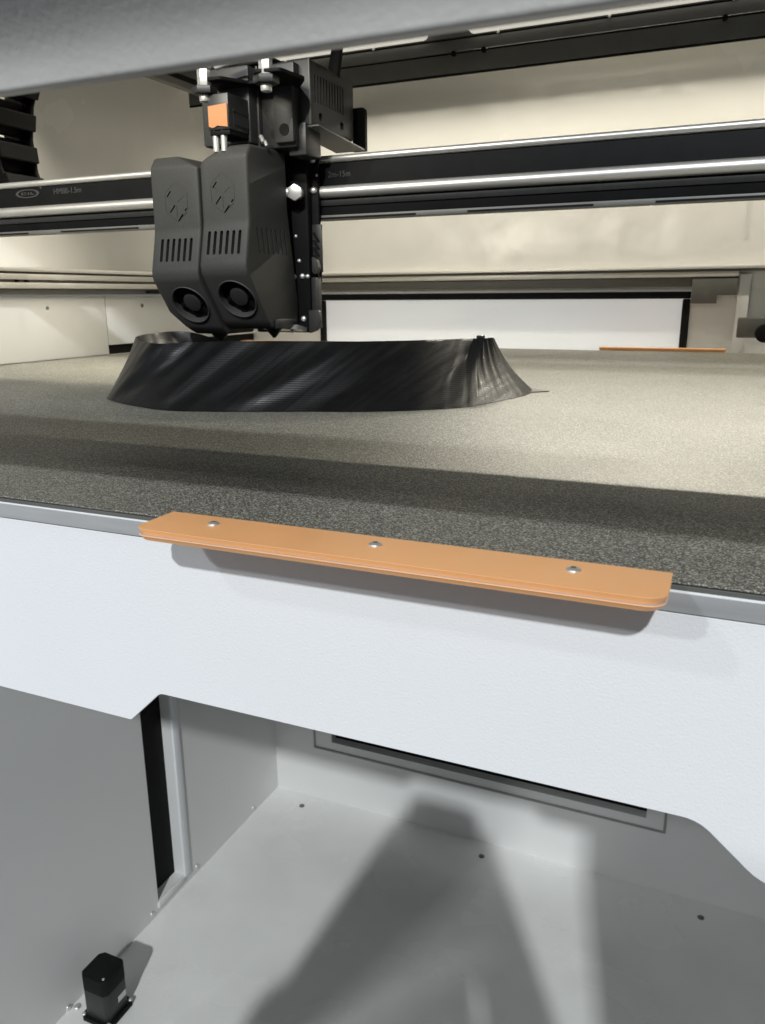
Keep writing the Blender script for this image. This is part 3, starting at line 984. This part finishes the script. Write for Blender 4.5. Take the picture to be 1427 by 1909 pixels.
def octo(h, c):
    return [(sx - h + c, sy - h), (sx + h - c, sy - h), (sx + h, sy - h + c), (sx + h, sy + h - c), (sx + h - c, sy + h), (sx - h + c, sy + h), (sx - h, sy + h - c), (sx - h, sy - h + c)]


obj('flange', prism(octo(.0275, .005), 'z', ZF + .0005, ZF + .0085, .0008), 'black', sm, 40)
obj('body', prism(octo(.0232, .0055), 'z', ZF + .0087, ZF + .0560, .0006), 'plate', sm, 40)
obj('end_cap', prism(octo(.0242, .0070), 'z', ZF + .0562, ZF + .0830, .0016), 'hole', sm, 40)
for a, b in ((1, 1), (1, -1), (-1, -1), (-1, 1)):
    obj('screw', dome((sx + a * .0236, sy + b * .0236, ZF + .0085), (0, 0, 1), .0033, .003, 12), 'steel', sm, 50)
obj('screw', dome((sx + .0165, sy - .0165, ZF + .083), (0, 0, 1), .0020, .0012, 12), 'steel', sm, 50)
obj('sticker', box(sx + .0236, sx + .0240, sy + .000, sy + .0165, ZF + .0270, ZF + .0370), 'tag', sm)

# ================================================================ outside the frame: photographer, half-open door and an added left leaf, shading the chamber
pe = thing('person', 'person in dark clothes standing before the machine, holding up a phone', 'person', (0.03, -0.32, -1.28))


def skinned(name, verts, edges, radii, m, parent):
    me = bpy.data.meshes.new(name)
    off = world_loc(parent)
    me.from_pydata([tuple(Vector(v) - off) for v in verts], edges, [])
    o = bpy.data.objects.new(name, me)
    C.objects.link(o)
    o.parent = parent
    sk = o.modifiers.new("skin", 'SKIN')
    for i, r in enumerate(radii):
        o.data.skin_vertices[0].data[i].radius = r if isinstance(r, tuple) else (r, r)
    o.data.skin_vertices[0].data[0].use_root = True
    sd = o.modifiers.new("sub", 'SUBSURF')
    sd.levels = sd.render_levels = 2
    dg = bpy.context.evaluated_depsgraph_get()
    dg.update()
    new = bpy.data.meshes.new_from_object(o.evaluated_get(dg))
    o.modifiers.clear()
    o.data = new
    new.materials.clear()
    new.materials.append(M[m])
    new.polygons.foreach_set('use_smooth', [True] * len(new.polygons))
    return o


PXC, PYC = -0.045, -0.24
V = [(PXC, PYC, -.66), (PXC, PYC, -.45), (PXC, PYC, -.17), (PXC, PYC, -.09), (PXC, PYC + .02, .0), (PXC, PYC + .03, .13),
     (PXC - .16, PYC, -.15), (-.232, -.13, -.27), (-.125, -.045, .02), (PXC + .13, PYC, -.15), (.132, -.13, -.27), (-.020, -.045, .02),
     (PXC - .10, PYC, -.72), (PXC - .11, PYC + .06, -.98), (PXC - .11, PYC, -1.24), (PXC + .10, PYC, -.72), (PXC + .11, PYC + .06, -.98), (PXC + .11, PYC, -1.24),
     (-.115, -.035, .045), (-.030, -.035, .045)]
Ed = [(0, 1), (1, 2), (2, 3), (3, 4), (4, 5), (2, 6), (6, 7), (7, 8), (2, 9), (9, 10), (10, 11), (0, 12), (12, 13), (13, 14), (0, 15), (15, 16), (16, 17), (8, 18), (11, 19)]
Rd = [(.15, .11), (.14, .11), (.17, .12), .10, .085, .085, .06, .050, .038, .06, .050, .038, .085, .06, .045, .085, .06, .045, .03, .03]
skinned('body', V, Ed, Rd, 'cloth', pe)
phn = obj('phone', prism(rrect(-.138, -.014, -.05, .082, .030), 'y', -.030, -.022), 'hole')
tag(phn, 'black phone held upright in front of the machine', 'phone')
for lab, a, b in (('white half-open door leaf standing to the right of the front opening', (0.66, 0.10), (0.222, -0.30)),
                  ('white door leaf added out of view at the left to shade the chamber', (-0.86, 0.10), (-0.92, -0.50))):
    a, b = Vector(a), Vector(b)
    dl = thing('door_leaf', lab, 'door', (a.x, a.y, -0.9), 'front door leaves')
    nv = Vector((-(b - a).y, (b - a).x)).normalized() * 0.011
    obj('door_panel', prism([tuple(a + nv), tuple(b + nv), tuple(b - nv), tuple(a - nv)], 'z', -.96, .50, .002), 'white', dl, 40)
    h = b + (a - b) * 0.08
    obj('handle', cyl((h.x, h.y, -.25), (h.x, h.y, -.10), 0.016, n=16, bev=.003), 'black', dl, 40)
